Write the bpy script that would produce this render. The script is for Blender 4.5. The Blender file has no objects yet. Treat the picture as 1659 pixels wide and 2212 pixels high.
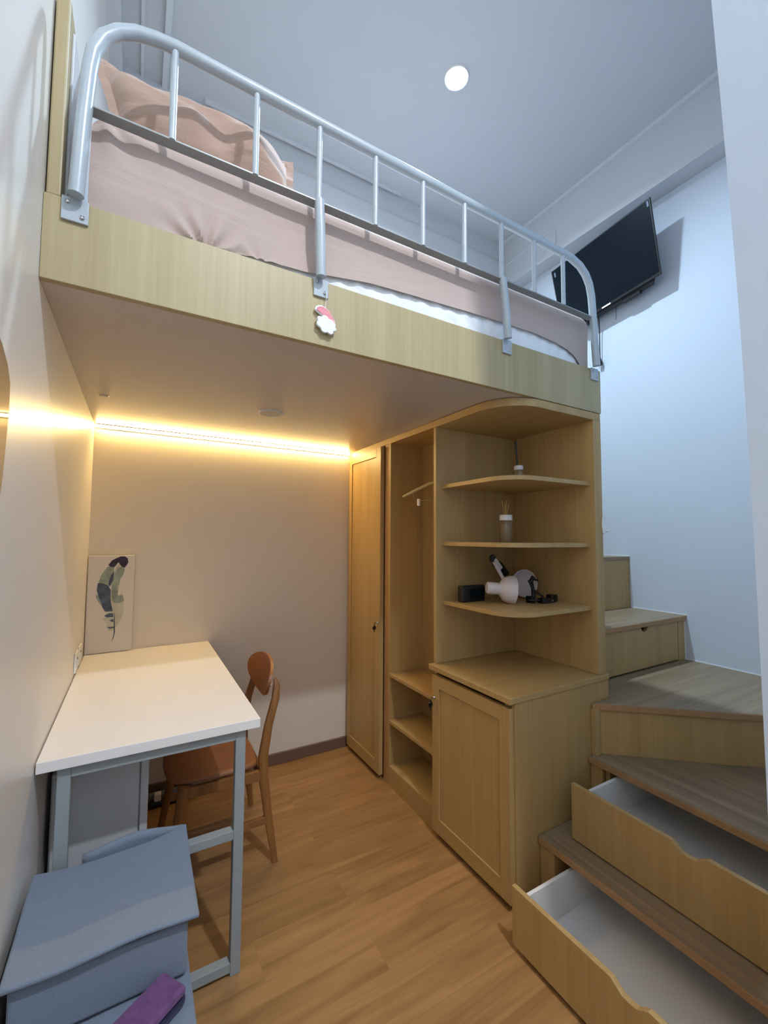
import bpy, bmesh, math, random
from mathutils import Vector, Matrix, noise
random.seed(7)
C = bpy.context.scene
COL = C.collection
PI = math.pi

# ---------------------------------------------------------------- materials
def newmat(name):
    m = bpy.data.materials.new(name); m.use_nodes = True
    nt = m.node_tree; b = nt.nodes['Principled BSDF']
    return m, nt, b
def lin(c):
    return tuple(((x/255)/12.92 if x/255 <= .04045 else ((x/255+.055)/1.055)**2.4) for x in c)
def plain(name, rgb, rough=.5, metal=0, var=.04, scale=8, bump=0, bscale=200, coat=0, spec=.5):
    m, nt, b = newmat(name); c = lin(rgb)
    tc = nt.nodes.new('ShaderNodeTexCoord'); n = nt.nodes.new('ShaderNodeTexNoise')
    n.inputs['Scale'].default_value = scale; n.inputs['Detail'].default_value = 4
    nt.links.new(tc.outputs['Object'], n.inputs['Vector'])
    r = nt.nodes.new('ShaderNodeValToRGB')
    r.color_ramp.elements[0].position = .3; r.color_ramp.elements[1].position = .7
    r.color_ramp.elements[0].color = (*[max(0, x*(1-var)) for x in c], 1)
    r.color_ramp.elements[1].color = (*[min(1, x*(1+var)) for x in c], 1)
    nt.links.new(n.outputs['Fac'], r.inputs['Fac']); nt.links.new(r.outputs['Color'], b.inputs['Base Color'])
    b.inputs['Roughness'].default_value = rough; b.inputs['Metallic'].default_value = metal
    b.inputs['Coat Weight'].default_value = coat; b.inputs['Specular IOR Level'].default_value = spec
    if bump:
        n2 = nt.nodes.new('ShaderNodeTexNoise'); n2.inputs['Scale'].default_value = bscale
        nt.links.new(tc.outputs['Object'], n2.inputs['Vector'])
        bp = nt.nodes.new('ShaderNodeBump'); bp.inputs['Strength'].default_value = bump; bp.inputs['Distance'].default_value = .002
        nt.links.new(n2.outputs['Fac'], bp.inputs['Height']); nt.links.new(bp.outputs['Normal'], b.inputs['Normal'])
    return m
def wood(name, dark, light, axis='z', fine=90, rough=.45, contrast=1.0, fig=0):
    m, nt, b = newmat(name)
    tc = nt.nodes.new('ShaderNodeTexCoord'); mp = nt.nodes.new('ShaderNodeMapping')
    s = [fine, fine, fine]; s['xyz'.index(axis)] = fine*.018
    mp.inputs['Scale'].default_value = s
    nt.links.new(tc.outputs['Object'], mp.inputs['Vector'])
    n = nt.nodes.new('ShaderNodeTexNoise'); n.inputs['Scale'].default_value = 1; n.inputs['Detail'].default_value = 5; n.inputs['Roughness'].default_value = .65
    nt.links.new(mp.outputs['Vector'], n.inputs['Vector'])
    mp2 = nt.nodes.new('ShaderNodeMapping'); s2 = [12, 12, 12]; s2['xyz'.index(axis)] = .5
    mp2.inputs['Scale'].default_value = s2; nt.links.new(tc.outputs['Object'], mp2.inputs['Vector'])
    n2 = nt.nodes.new('ShaderNodeTexNoise'); n2.inputs['Scale'].default_value = 1; n2.inputs['Detail'].default_value = 2
    n2.inputs['Distortion'].default_value = fig
    nt.links.new(mp2.outputs['Vector'], n2.inputs['Vector'])
    mx = nt.nodes.new('ShaderNodeMath'); mx.operation = 'MULTIPLY_ADD'; mx.inputs[1].default_value = .5
    m2 = nt.nodes.new('ShaderNodeMath'); m2.operation = 'MULTIPLY'; m2.inputs[1].default_value = .5
    nt.links.new(n.outputs['Fac'], mx.inputs[0]); nt.links.new(n2.outputs['Fac'], m2.inputs[0]); nt.links.new(m2.outputs[0], mx.inputs[2])
    r = nt.nodes.new('ShaderNodeValToRGB'); r.color_ramp.elements[0].position = .5-.16/contrast; r.color_ramp.elements[1].position = .5+.16/contrast
    r.color_ramp.elements[0].color = (*lin(dark), 1); r.color_ramp.elements[1].color = (*lin(light), 1)
    nt.links.new(mx.outputs[0], r.inputs['Fac']); nt.links.new(r.outputs['Color'], b.inputs['Base Color'])
    b.inputs['Roughness'].default_value = rough
    bp = nt.nodes.new('ShaderNodeBump'); bp.inputs['Strength'].default_value = .08; bp.inputs['Distance'].default_value = .001
    nt.links.new(n.outputs['Fac'], bp.inputs['Height']); nt.links.new(bp.outputs['Normal'], b.inputs['Normal'])
    return m
def planks(name):
    m, nt, b = newmat(name)
    tc = nt.nodes.new('ShaderNodeTexCoord')
    br = nt.nodes.new('ShaderNodeTexBrick'); br.inputs['Scale'].default_value = 1
    br.inputs['Brick Width'].default_value = .92; br.inputs['Row Height'].default_value = .15
    br.inputs['Mortar Size'].default_value = .0007; br.offset = .37; br.offset_frequency = 2
    br.inputs['Color1'].default_value = (.30, .30, .30, 1); br.inputs['Color2'].default_value = (.66, .66, .66, 1)
    br.inputs['Mortar'].default_value = (.22, .22, .22, 1); br.inputs['Mortar Smooth'].default_value = .3
    nt.links.new(tc.outputs['Object'], br.inputs['Vector'])
    # every plank samples another part of the grain
    ad = nt.nodes.new('ShaderNodeVectorMath'); ad.operation = 'MULTIPLY_ADD'; ad.inputs[1].default_value = (7, 3, 5)
    nt.links.new(br.outputs['Color'], ad.inputs[0]); nt.links.new(tc.outputs['Object'], ad.inputs[2])
    mp = nt.nodes.new('ShaderNodeMapping'); mp.inputs['Scale'].default_value = (1.6, 26, 1)
    nt.links.new(ad.outputs[0], mp.inputs['Vector'])
    n = nt.nodes.new('ShaderNodeTexNoise'); n.inputs['Scale'].default_value = 1; n.inputs['Detail'].default_value = 6
    n.inputs['Roughness'].default_value = .6; n.inputs['Distortion'].default_value = .8
    nt.links.new(mp.outputs['Vector'], n.inputs['Vector'])
    r = nt.nodes.new('ShaderNodeValToRGB'); e = r.color_ramp.elements
    e[0].position = .30; e[0].color = (*lin((136, 99, 59)), 1)
    e[1].position = .72; e[1].color = (*lin((170, 129, 83)), 1)
    k = e.new(.5); k.color = (*lin((154, 115, 71)), 1)
    nt.links.new(n.outputs['Fac'], r.inputs['Fac'])
    mx = nt.nodes.new('ShaderNodeMix'); mx.data_type = 'RGBA'; mx.blend_type = 'OVERLAY'; mx.inputs['Factor'].default_value = .2
    nt.links.new(r.outputs['Color'], mx.inputs['A']); nt.links.new(br.outputs['Color'], mx.inputs['B'])
    # knots and soft dark patches
    n3 = nt.nodes.new('ShaderNodeTexNoise'); n3.inputs['Scale'].default_value = 1; mp3 = nt.nodes.new('ShaderNodeMapping'); mp3.inputs['Scale'].default_value = (3, 11, 1)
    nt.links.new(ad.outputs[0], mp3.inputs['Vector']); nt.links.new(mp3.outputs['Vector'], n3.inputs['Vector'])
    r3 = nt.nodes.new('ShaderNodeValToRGB'); r3.color_ramp.elements[0].position = .33; r3.color_ramp.elements[0].color = (.82, .79, .76, 1); r3.color_ramp.elements[1].position = .45; r3.color_ramp.elements[1].color = (1, 1, 1, 1)
    nt.links.new(n3.outputs['Fac'], r3.inputs['Fac'])
    m3 = nt.nodes.new('ShaderNodeMix'); m3.data_type = 'RGBA'; m3.blend_type = 'MULTIPLY'; m3.inputs['Factor'].default_value = .8
    nt.links.new(mx.outputs['Result'], m3.inputs['A']); nt.links.new(r3.outputs['Color'], m3.inputs['B'])
    nt.links.new(m3.outputs['Result'], b.inputs['Base Color'])
    b.inputs['Roughness'].default_value = .5
    bp = nt.nodes.new('ShaderNodeBump'); bp.inputs['Strength'].default_value = .1; bp.inputs['Distance'].default_value = .001
    nt.links.new(n.outputs['Fac'], bp.inputs['Height']); nt.links.new(bp.outputs['Normal'], b.inputs['Normal'])
    return m
def cloth(name, rgb, scale=350, wr=0, wscale=6, var=.06, stretch=(1, 1, 1), strength=.4):
    m, nt, b = newmat(name); c = lin(rgb)
    tc = nt.nodes.new('ShaderNodeTexCoord')
    n = nt.nodes.new('ShaderNodeTexNoise'); n.inputs['Scale'].default_value = scale; n.inputs['Detail'].default_value = 2
    nt.links.new(tc.outputs['Object'], n.inputs['Vector'])
    r = nt.nodes.new('ShaderNodeValToRGB'); r.color_ramp.elements[0].position = .35; r.color_ramp.elements[1].position = .65
    r.color_ramp.elements[0].color = (*[x*(1-var) for x in c], 1); r.color_ramp.elements[1].color = (*[min(1, x*(1+var)) for x in c], 1)
    nt.links.new(n.outputs['Fac'], r.inputs['Fac']); nt.links.new(r.outputs['Color'], b.inputs['Base Color'])
    b.inputs['Roughness'].default_value = .85; b.inputs['Sheen Weight'].default_value = .15
    bp = nt.nodes.new('ShaderNodeBump'); bp.inputs['Strength'].default_value = strength; bp.inputs['Distance'].default_value = .001
    nt.links.new(n.outputs['Fac'], bp.inputs['Height'])
    if wr:
        mp = nt.nodes.new('ShaderNodeMapping'); mp.inputs['Scale'].default_value = stretch
        nt.links.new(tc.outputs['Object'], mp.inputs['Vector'])
        n2 = nt.nodes.new('ShaderNodeTexNoise'); n2.inputs['Scale'].default_value = wscale; n2.inputs['Detail'].default_value = 3; n2.inputs['Distortion'].default_value = 1
        nt.links.new(mp.outputs['Vector'], n2.inputs['Vector'])
        b2 = nt.nodes.new('ShaderNodeBump'); b2.inputs['Strength'].default_value = wr; b2.inputs['Distance'].default_value = .02
        nt.links.new(n2.outputs['Fac'], b2.inputs['Height']); nt.links.new(bp.outputs['Normal'], b2.inputs['Normal'])
        nt.links.new(b2.outputs['Normal'], b.inputs['Normal'])
    else:
        nt.links.new(bp.outputs['Normal'], b.inputs['Normal'])
    return m
def emit(name, rgb, strength):
    m, nt, b = newmat(name)
    b.inputs['Base Color'].default_value = (*rgb, 1); b.inputs['Emission Color'].default_value = (*rgb, 1)
    b.inputs['Emission Strength'].default_value = strength
    return m
def glass(name, rgb, rough=.02, trans=1.0, alpha=1):
    m, nt, b = newmat(name)
    b.inputs['Base Color'].default_value = (*lin(rgb), 1); b.inputs['Roughness'].default_value = rough
    b.inputs['Transmission Weight'].default_value = trans; b.inputs['IOR'].default_value = 1.45
    return m

M = {}
M['wall'] = plain('painted_wall', (224, 219, 211), .32, var=.015, scale=3, bump=.05, bscale=60)
M['wall_matt'] = plain('matt_wall', (212, 214, 216), .7, var=.015, scale=3, bump=.05, bscale=60)
M['wall_glow_tint'] = plain('glow_tinted_wall', (226, 216, 200), .6, var=.012, scale=3, bump=.05, bscale=60)  # warmth of the light strip put into the lower wall's colour
M['ceiling'] = plain('painted_ceiling', (202, 203, 205), .8, var=.015, scale=2)
M['bunkboard'] = plain('white_laminate', (196, 188, 180), .3, var=.02, scale=3)
M['floor'] = planks('oak_vinyl_planks')
M['oak'] = wood('oak_laminate', (166, 134, 82), (187, 156, 104), 'z', contrast=.9)
M['oak_pale'] = wood('pale_oak_laminate', (160, 143, 102), (182, 166, 126), 'z', contrast=.9, fine=70)
M['oak_h'] = wood('oak_laminate_level', (166, 134, 82), (187, 156, 104), 'y', contrast=.9)
M['oak_hx'] = wood('oak_laminate_across', (166, 134, 82), (187, 156, 104), 'x', contrast=.9)
M['tread'] = wood('greyed_oak_tread', (122, 102, 78), (156, 134, 106), 'y', fine=60, contrast=1.1, fig=1.5)
M['treadx'] = wood('greyed_oak_tread_turned', (122, 102, 78), (156, 134, 106), 'x', fine=60, contrast=1.1, fig=1.5)
M['edge'] = plain('oak_edge_band', (168, 128, 86), .5, var=.08, scale=30)
M['walnut'] = wood('walnut_stain', (124, 82, 42), (154, 104, 56), 'z', fine=60, rough=.35)
M['seat'] = plain('tan_leatherette', (140, 88, 50), .42, var=.08, scale=12, bump=.1, bscale=300)
M['skirt'] = plain('brown_skirting', (112, 88, 76), .5)
M['steel'] = plain('grey_powder_coat', (172, 182, 188), .3, metal=0, coat=.4)
M['rail_under'] = plain('grey_rail_paint', (152, 155, 154), .4, metal=.2)
M['deskframe'] = plain('desk_frame_paint', (150, 158, 160), .4)
M['partition'] = plain('partition_lamp_tint', (200, 214, 232), .5, var=.01, scale=2)  # cool lamplight mixed into the partition's white
M['wall_lamp_tint'] = plain('lamp_tinted_matt_wall', (208, 213, 220), .7, var=.012, scale=2)  # bluish cast of the lamp painted into the right wall
M['white'] = plain('white_melamine', (238, 235, 232), .25, var=.01)
M['drawer'] = plain('white_drawer_board', (228, 226, 224), .4, var=.015)
M['plastic'] = plain('white_plastic', (235, 235, 232), .35)
M['lampwhite'] = plain('white_lamp_enamel', (214, 206, 208), .3)
M['black'] = plain('black_plastic', (18, 17, 18), .4)
M['screen'] = plain('tv_glass', (10, 20, 28), .35, var=.0, spec=.12)
M['chrome'] = plain('chrome', (200, 200, 200), .15, metal=1)
M['brass'] = plain('brass', (200, 170, 110), .25, metal=1)
M['sheet'] = cloth('dusty_pink_cotton', (184, 164, 154), 500, wr=.35, wscale=3, stretch=(.6, 1, 3), var=.03, strength=.15)
M['pillow'] = cloth('dusty_pink_pillowcase', (176, 146, 128), 500, wr=.5, wscale=5, stretch=(1, 1, 2.2), var=.03, strength=.15)
M['quilt'] = plain('quilted_white', (236, 238, 240), .8, bump=.3, bscale=60)
M['boxcloth'] = cloth('blue_grey_linen', (118, 130, 146), 320, wr=.1, wscale=4, var=.07, strength=.3)
M['purple'] = cloth('purple_felt', (104, 66, 112), 60, var=.15)
M['navy'] = cloth('dark_navy_felt', (36, 32, 66), 80, var=.2)
M['canvas'] = cloth('primed_canvas', (224, 216, 206), 400, var=.02, strength=.2)
M['mirror'] = plain('mirror_glass', (225, 222, 215), .02, metal=1, var=0)
M['warm_led'] = emit('warm_led', (1, .69, .27), 118)
M['cool_led'] = emit('cool_led', (.86, .93, 1), 60)
M['hook'] = plain('hook_plastic', (240, 240, 240), .3)
M['pinkfelt'] = cloth('pink_felt', (232, 150, 158), 90, var=.08)
M['whitefelt'] = cloth('white_felt', (240, 240, 246), 90, var=.04)
M['thread'] = plain('white_thread', (235, 228, 220), .8)
M['clear'] = glass('clear_glass', (188, 164, 128), .2, .6)
M['oil'] = glass('amber_oil', (210, 150, 110), .05)
M['reed'] = plain('reed', (190, 150, 90), .7)
M['feather_navy'] = plain('navy_watercolour', (84, 94, 114), .9, var=.35, scale=30)
M['feather_teal'] = plain('teal_watercolour', (150, 162, 148), .9, var=.3, scale=25)
M['feather_pale'] = plain('pale_watercolour', (198, 196, 178), .9, var=.15, scale=25)
M['feather_dark'] = plain('ink_watercolour', (60, 56, 74), .9, var=.3, scale=60)
M['badge_glow'] = emit('badge_highlight', (.9, .93, 1), 1.6)  # white highlight on the television badge, made to glow
M['sticker'] = plain('label_sticker', (120, 130, 150), .5)
M['cabinet_grey'] = plain('grey_white_cabinet', (196, 198, 200), .45)
M['gold_edge'] = plain('slim_gold_frame', (190, 160, 110), .3, metal=.8)

# ---------------------------------------------------------------- builders
class B:
    """Collects shapes in world coordinates; build() links them as one mesh."""
    def __init__(s): s.bm = bmesh.new()
    def box(s, x0, x1, y0, y1, z0, z1):
        v = [s.bm.verts.new(p) for p in ((x0,y0,z0),(x1,y0,z0),(x1,y1,z0),(x0,y1,z0),(x0,y0,z1),(x1,y0,z1),(x1,y1,z1),(x0,y1,z1))]
        for f in ((0,3,2,1),(4,5,6,7),(0,1,5,4),(1,2,6,5),(2,3,7,6),(3,0,4,7)): s.bm.faces.new([v[i] for i in f])
        return s
    def hexa(s, pts):
        v = [s.bm.verts.new(p) for p in pts]
        for f in ((0,3,2,1),(4,5,6,7),(0,1,5,4),(1,2,6,5),(2,3,7,6),(3,0,4,7)): s.bm.faces.new([v[i] for i in f])
        return s
    def prism(s, poly, axis, a, b):
        """poly: 2D points in the two remaining axes (in xyz order); extruded along axis from a to b"""
        def P(p, t):
            q = list(p); q.insert('xyz'.index(axis), t); return q
        lo = [s.bm.verts.new(P(p, a)) for p in poly]; hi = [s.bm.verts.new(P(p, b)) for p in poly]
        s.bm.faces.new(lo); s.bm.faces.new(list(reversed(hi)))
        n = len(poly)
        for i in range(n): s.bm.faces.new([lo[i], hi[i], hi[(i+1) % n], lo[(i+1) % n]])
        return s
    def tube(s, pts, r, seg=12, cap=True):
        pts = [Vector(p) for p in pts]; rs = r if isinstance(r, (list, tuple)) else [r]*len(pts)
        rings = []; up = None
        for i, p in enumerate(pts):
            t = (pts[min(i+1, len(pts)-1)]-pts[max(i-1, 0)]).normalized()
            if up is None:
                up = Vector((0, 0, 1)) if abs(t.z) < .9 else Vector((1, 0, 0))
            a = t.cross(up).normalized(); b = a.cross(t).normalized(); up = b
            rings.append([s.bm.verts.new(p+a*math.cos(2*PI*k/seg)*rs[i]+b*math.sin(2*PI*k/seg)*rs[i]) for k in range(seg)])
        for A, D in zip(rings, rings[1:]):
            for k in range(seg): s.bm.faces.new([A[k], A[(k+1) % seg], D[(k+1) % seg], D[k]])
        if cap:
            s.bm.faces.new(list(reversed(rings[0]))); s.bm.faces.new(rings[-1])
        return s
    def bar(s, p, q, w, d, w2=None, d2=None, side=None):
        """tapered rectangular bar between two points"""
        p, q = Vector(p), Vector(q); t = (q-p).normalized()
        a = Vector(side) if side else (Vector((0, 1, 0)) if abs(t.y) < .9 else Vector((1, 0, 0)))
        b = t.cross(a).normalized(); a = b.cross(t).normalized(); w2 = w2 or w; d2 = d2 or d
        lo = [s.bm.verts.new(p+a*sx*w/2+b*sy*d/2) for sx, sy in ((-1,-1),(1,-1),(1,1),(-1,1))]
        hi = [s.bm.verts.new(q+a*sx*w2/2+b*sy*d2/2) for sx, sy in ((-1,-1),(1,-1),(1,1),(-1,1))]
        s.bm.faces.new(list(reversed(lo))); s.bm.faces.new(hi)
        for i in range(4): s.bm.faces.new([lo[i], lo[(i+1) % 4], hi[(i+1) % 4], hi[i]])
        return s
    def lathe(s, prof, c, axis=(0, 0, 1), seg=24):
        """prof: (radius, height) list about axis through c"""
        ax = Vector(axis).normalized(); a = ax.orthogonal().normalized(); b = ax.cross(a); c = Vector(c)
        rings = []
        for r, h in prof:
            if r < 1e-6: rings.append([s.bm.verts.new(c+ax*h)]*1)
            else: rings.append([s.bm.verts.new(c+ax*h+(a*math.cos(2*PI*k/seg)+b*math.sin(2*PI*k/seg))*r) for k in range(seg)])
        for A, D in zip(rings, rings[1:]):
            for k in range(seg):
                k2 = (k+1) % seg
                if len(A) == 1 and len(D) == 1: continue
                if len(A) == 1: s.bm.faces.new([A[0], D[k2], D[k]])
                elif len(D) == 1: s.bm.faces.new([A[k], A[k2], D[0]])
                else: s.bm.faces.new([A[k], A[k2], D[k2], D[k]])
        return s
    def grid(s, fn, nu, nv):
        g = [[s.bm.verts.new(fn(i/nu, j/nv)) for j in range(nv+1)] for i in range(nu+1)]
        for i in range(nu):
            for j in range(nv): s.bm.faces.new([g[i][j], g[i+1][j], g[i+1][j+1], g[i][j+1]])
        return g
    def build(s, name, mat, parent=None, smooth=False, bevel=0, weld=False, seg=2, mods=None):
        if weld: bmesh.ops.remove_doubles(s.bm, verts=s.bm.verts, dist=1e-5)
        bmesh.ops.recalc_face_normals(s.bm, faces=s.bm.faces)
        me = bpy.data.meshes.new(name)
        o = bpy.data.objects.new(name, me); COL.objects.link(o)
        if parent:
            off = world(parent)
            bmesh.ops.translate(s.bm, verts=s.bm.verts, vec=-off)
            o.parent = parent
        s.bm.to_mesh(me); s.bm.free()
        me.materials.append(M[mat] if isinstance(mat, str) else mat)
        if smooth:
            for p in me.polygons: p.use_smooth = True
            try: me.set_sharp_from_angle(angle=math.radians(45))
            except Exception: pass
        if bevel:
            bv = o.modifiers.new('bevel', 'BEVEL'); bv.width = bevel; bv.segments = seg; bv.limit_method = 'ANGLE'; bv.angle_limit = math.radians(35)
        return o
def world(o):
    v = Vector(o.location)
    while o.parent: o = o.parent; v += Vector(o.location)
    return v
def tag(o, label, cat, group=None, kind=None):
    o['label'] = label; o['category'] = cat
    if group: o['group'] = group
    if kind: o['kind'] = kind
    return o
def thing(name, loc, label, cat, group=None):
    o = bpy.data.objects.new(name, None); COL.objects.link(o); o.location = loc; o.empty_display_size = .05
    return tag(o, label, cat, group)
def struct(b, name, mat, label=None, cat=None, parent=None, **k):
    o = b.build(name, mat, parent, **k)
    if not parent: o['kind'] = 'structure'
    if label: o['label'] = label; o['category'] = cat
    return o
def copy_tree(o, parent=None):
    c = o.copy(); COL.objects.link(c)
    if parent: c.parent = parent
    for ch in list(o.children): copy_tree(ch, c)
    return c
def arc(cx, cy, r, a0, a1, n=10):
    return [(cx+r*math.cos(a0+(a1-a0)*i/n), cy+r*math.sin(a0+(a1-a0)*i/n)) for i in range(n+1)]

# ---------------------------------------------------------------- the room
ZC = 3.78; XW = 2.915; YF = -4.1
struct(B().box(-.1, XW+.1, YF-.1, .1, -.08, 0), 'floor', 'floor', 'warm oak plank vinyl floor running under the desk and wardrobe', 'floor')
struct(B().box(-.1, XW+.1, YF-.1, .1, ZC, ZC+.1), 'ceiling', 'ceiling', 'grey-white painted ceiling above the loft bed', 'ceiling')
struct(B().box(-.1, 0, YF, 0, 0, ZC), 'wall_left', 'wall', 'glossy white wall on the left behind desk and mirror', 'wall')
struct(B().box(-.1, XW+.1, 0, .1, 0, 1.95), 'wall_back', 'wall_glow_tint', 'back wall under the platform with light strip warmth tinted into it', 'wall')
struct(B().box(-.1, XW+.1, 0, .1, 1.95, ZC), 'wall_upper', 'wall_matt', 'grey-white back wall above the mattress', 'wall')
struct(B().box(XW, XW+.1, YF, 0, 0, ZC), 'wall_right', 'wall_lamp_tint', 'white wall carrying the television beside the stairs, tinted with bluish lamplight', 'wall')
struct(B().box(-.1, XW+.1, YF-.1, YF, 0, ZC), 'wall_front', 'wall_matt', 'plain white wall closing the room behind the viewer', 'wall')
# the near partition: its free edge leans very slightly
def edge_x(z): return 1.246-.026*max(0, 1-z/.9)**2-.150*(1/(1+math.exp(-(z-2.22)*3.0)))
edge = [(edge_x(ZC*i/40), ZC*i/40) for i in range(41)]
struct(B().prism(edge+[(XW, ZC), (XW, 0)], 'y', YF, -2.18), 'wall_partition', 'partition', 'smooth white partition end nearest the viewer, bluish lamplight tinted into it', 'wall', smooth=True)
# beams
struct(B().box(2.79, XW, -2.18, 0, 3.41, ZC), 'trim_1', 'ceiling', 'shallow ceiling beam running above the television', 'beam')
struct(B().box(0, 2.79, -.035, 0, 3.66, ZC), 'trim_2', 'ceiling', 'narrow ledge where back wall meets the ceiling', 'beam')
struct(B().box(.0, .055, -1.6, -.035, 3.70, ZC), 'trim_3', 'wall_matt', 'white boxed ledge along ceiling over the headboard', 'beam')
struct(B().box(.135, .15, -1.6, -.035, 3.765, ZC), 'trim_4', 'wall_matt')
struct(B().box(.235, .262, -1.6, -.035, 3.757, ZC), 'trim_5', 'wall_matt')
struct(B().box(2.755, 2.79, -2.18, -.035, 3.755, ZC), 'trim_6', 'wall_matt', 'slim cable trunking along the ceiling above the beam', 'trim')
struct(B().box(.45, 1.75, -.075, -.055, 3.765, ZC), 'trim_7', 'wall_matt')
struct(B().tube([(2.786, -.06, 3.58), (2.786, -.5, 3.60), (2.786, -.53, 3.60), (2.786, -.55, 3.58), (2.786, -.55, 3.42)], .006, 8), 'trim_8', 'wall_matt', 'thin white cable running over the beam near the corner', 'cable')
struct(B().box(.0, 1.41, -.014, 0, 0, .062), 'baseboard_back', 'skirt', 'low brown skirting board under the back wall', 'baseboard', bevel=.002)

# ---------------------------------------------------------------- loft bed platform
D = 1.40; HC = 1.876; HT = 2.068
bed = thing('loft_bed_platform', (.0, -.7, HC), 'raised oak loft bed platform with pale underside, fixed between walls', 'loft bed')
B().box(.0005, 1.972, -D, -D+.018, HC, HT).build('front_board', 'oak_pale', bed, bevel=.0012)
B().box(1.954, 1.972, -D+.018, -.002, HC, HT).build('side_board', 'oak_pale', bed, bevel=.001)
B().box(.0005, 1.954, -D+.018, -.0005, HC, HC+.016).build('underside_panel', 'bunkboard', bed)
B().box(.004, 1.954, -D+.018, -.002, 1.965, 1.985).build('slat_base', 'oak', bed)
hb = B().box(.003, .030, -1.395, -.05, HT+.002, 2.545).build('headboard', 'oak_pale', bed, bevel=.004)
B().box(.030, .036, -1.36, -.09, HT+.02, 2.50).build('padded_panel', 'cabinet_grey', hb, bevel=.002)

# recessed downlight in the platform underside
dl = thing('recessed_downlight', (.705, -.648, HC), 'round unlit downlight set flush in the platform underside', 'ceiling light')
B().lathe([(.0, -.004), (.040, -.004), (.043, -.003)], (.705, -.648, HC), seg=36).build('lens', 'bunkboard', dl, smooth=True)
B().lathe([(.043, 0), (.043, -.003), (.047, -.006), (.054, -.004), (.056, 0)], (.705, -.648, HC), seg=36).build('rim', 'wall_matt', dl, smooth=True)
B().lathe([(0, -.006), (.012, -.006), (.018, 0)], (.07, -.54, HC), seg=16).build('cover_cap', 'bunkboard', bed, smooth=True)

# LED strip
led = thing('light_strip', (.7, -.006, 1.866), 'glowing warm light strip along the back wall under the platform', 'light strip')
B().box(.006, 1.395, -.0035, -.0005, 1.858, HC-.001).box(.006, 1.395, -.0165, -.0035, HC-.004, HC-.001).build('channel', 'white', led)
B().prism([(-.0160, HC-.0042), (-.0037, HC-.0042), (-.0037, 1.862), (-.0060, 1.862)], 'x', .008, 1.393).build('diffuser', 'warm_led', led)

# ---------------------------------------------------------------- guard rail
rail = thing('guard_rail', (.98, -1.41, HT), 'grey metal guard rail with curved ends on the loft bed front', 'railing')
RY = -1.43; ZT = 2.512
pts = [(.060, -1.4225, 2.068), (.068, RY, 2.25), (.074, RY, 2.36)]
pts += [(x, RY, z) for x, z in [(.080, 2.41), (.098, 2.455), (.125, 2.485), (.160, 2.505), (.20, 2.515), (.246, 2.520)]]
pts += [(x, RY, 2.520-(x-.246)*.013) for x in (.5, .8, 1.1, 1.4, 1.6, 1.74)]
pts += [(x, RY, z) for x, z in [(1.80, 2.484), (1.838, 2.457), (1.863, 2.42), (1.876, 2.37), (1.882, 2.30), (1.893, 2.16), (1.901, 2.068)]]
B().tube(pts, .0155, 16).build('top_rail', 'steel', rail, smooth=True)
B().box(.072, 1.884, RY-.004, RY+.026, 2.276, 2.281).build('lower_rail', 'rail_under', rail, bevel=.001)
for x in (.243, .441, .620, .805, .984, 1.162, 1.340, 1.516, 1.690):
    B().tube([(x, RY, 2.278), (x, RY, 2.512-(x-.246)*.013)], .0085, 12).build('baluster', 'steel', rail, smooth=True)
for x0, x1 in ((.622, .634), (1.345, 1.378)):
    B().tube([(x0, RY, 2.284), ((x0+x1)/2, RY+.002, 2.18), (x1, -1.4215, 2.066)], .0145, 16).build('post', 'steel', rail, smooth=True)
for x0, x1 in ((.033, .083), (.619, .663), (1.368, 1.413), (1.900, 1.950)):
    pl = B().box(x0, x1, -1.4065, -1.4005, 2.017, 2.070).build('mounting_plate', 'steel', rail, bevel=.001)
    for sx, sz in ((x0+.011, 2.058), (x1-.011, 2.030)):
        B().lathe([(.0045, 0), (.0045, .003), (.003, .0042), (.0022, .0025), (0, .0025)], (sx, -1.4065, sz), (0, -1, 0), 12).build('screw', 'chrome', pl, smooth=True)

# ---------------------------------------------------------------- mattress, sheet, pillow
def quilt(u, v):
    x = .085+u*1.79; z = 1.99+v*.29
    q = math.sin(x*PI/.062)*math.sin((z+x*.4)*PI/.05)
    return (x, -1.362-.010*math.sin(v*PI)-.005*abs(q), z)
mb = B(); mb.box(.085, 1.875, -1.362, -.04, 1.987, 2.285); mb.grid(quilt, 240, 24)
tag(mb.build('mattress', 'quilt', smooth=True), 'white quilted mattress edge showing under the pink sheet', 'mattress')
ZB = [(.04, 2.0), (.3, 2.03), (.40, 2.06), (.42, 2.083), (.545, 2.088), (.60, 2.090), (.66, 2.100), (.81, 2.121), (.99, 2.131), (1.19, 2.140), (1.375, 2.146), (1.55, 2.149), (1.69, 2.140), (1.77, 2.126), (1.815, 2.109), (1.85, 2.08), (1.88, 2.04), (1.93, 2.0)]
def zb(x):
    for (a, za), (b, zb_) in zip(ZB, ZB[1:]):
        if x <= b: return za+(zb_-za)*max(0, (x-a)/(b-a))
    return 2.0
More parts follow.
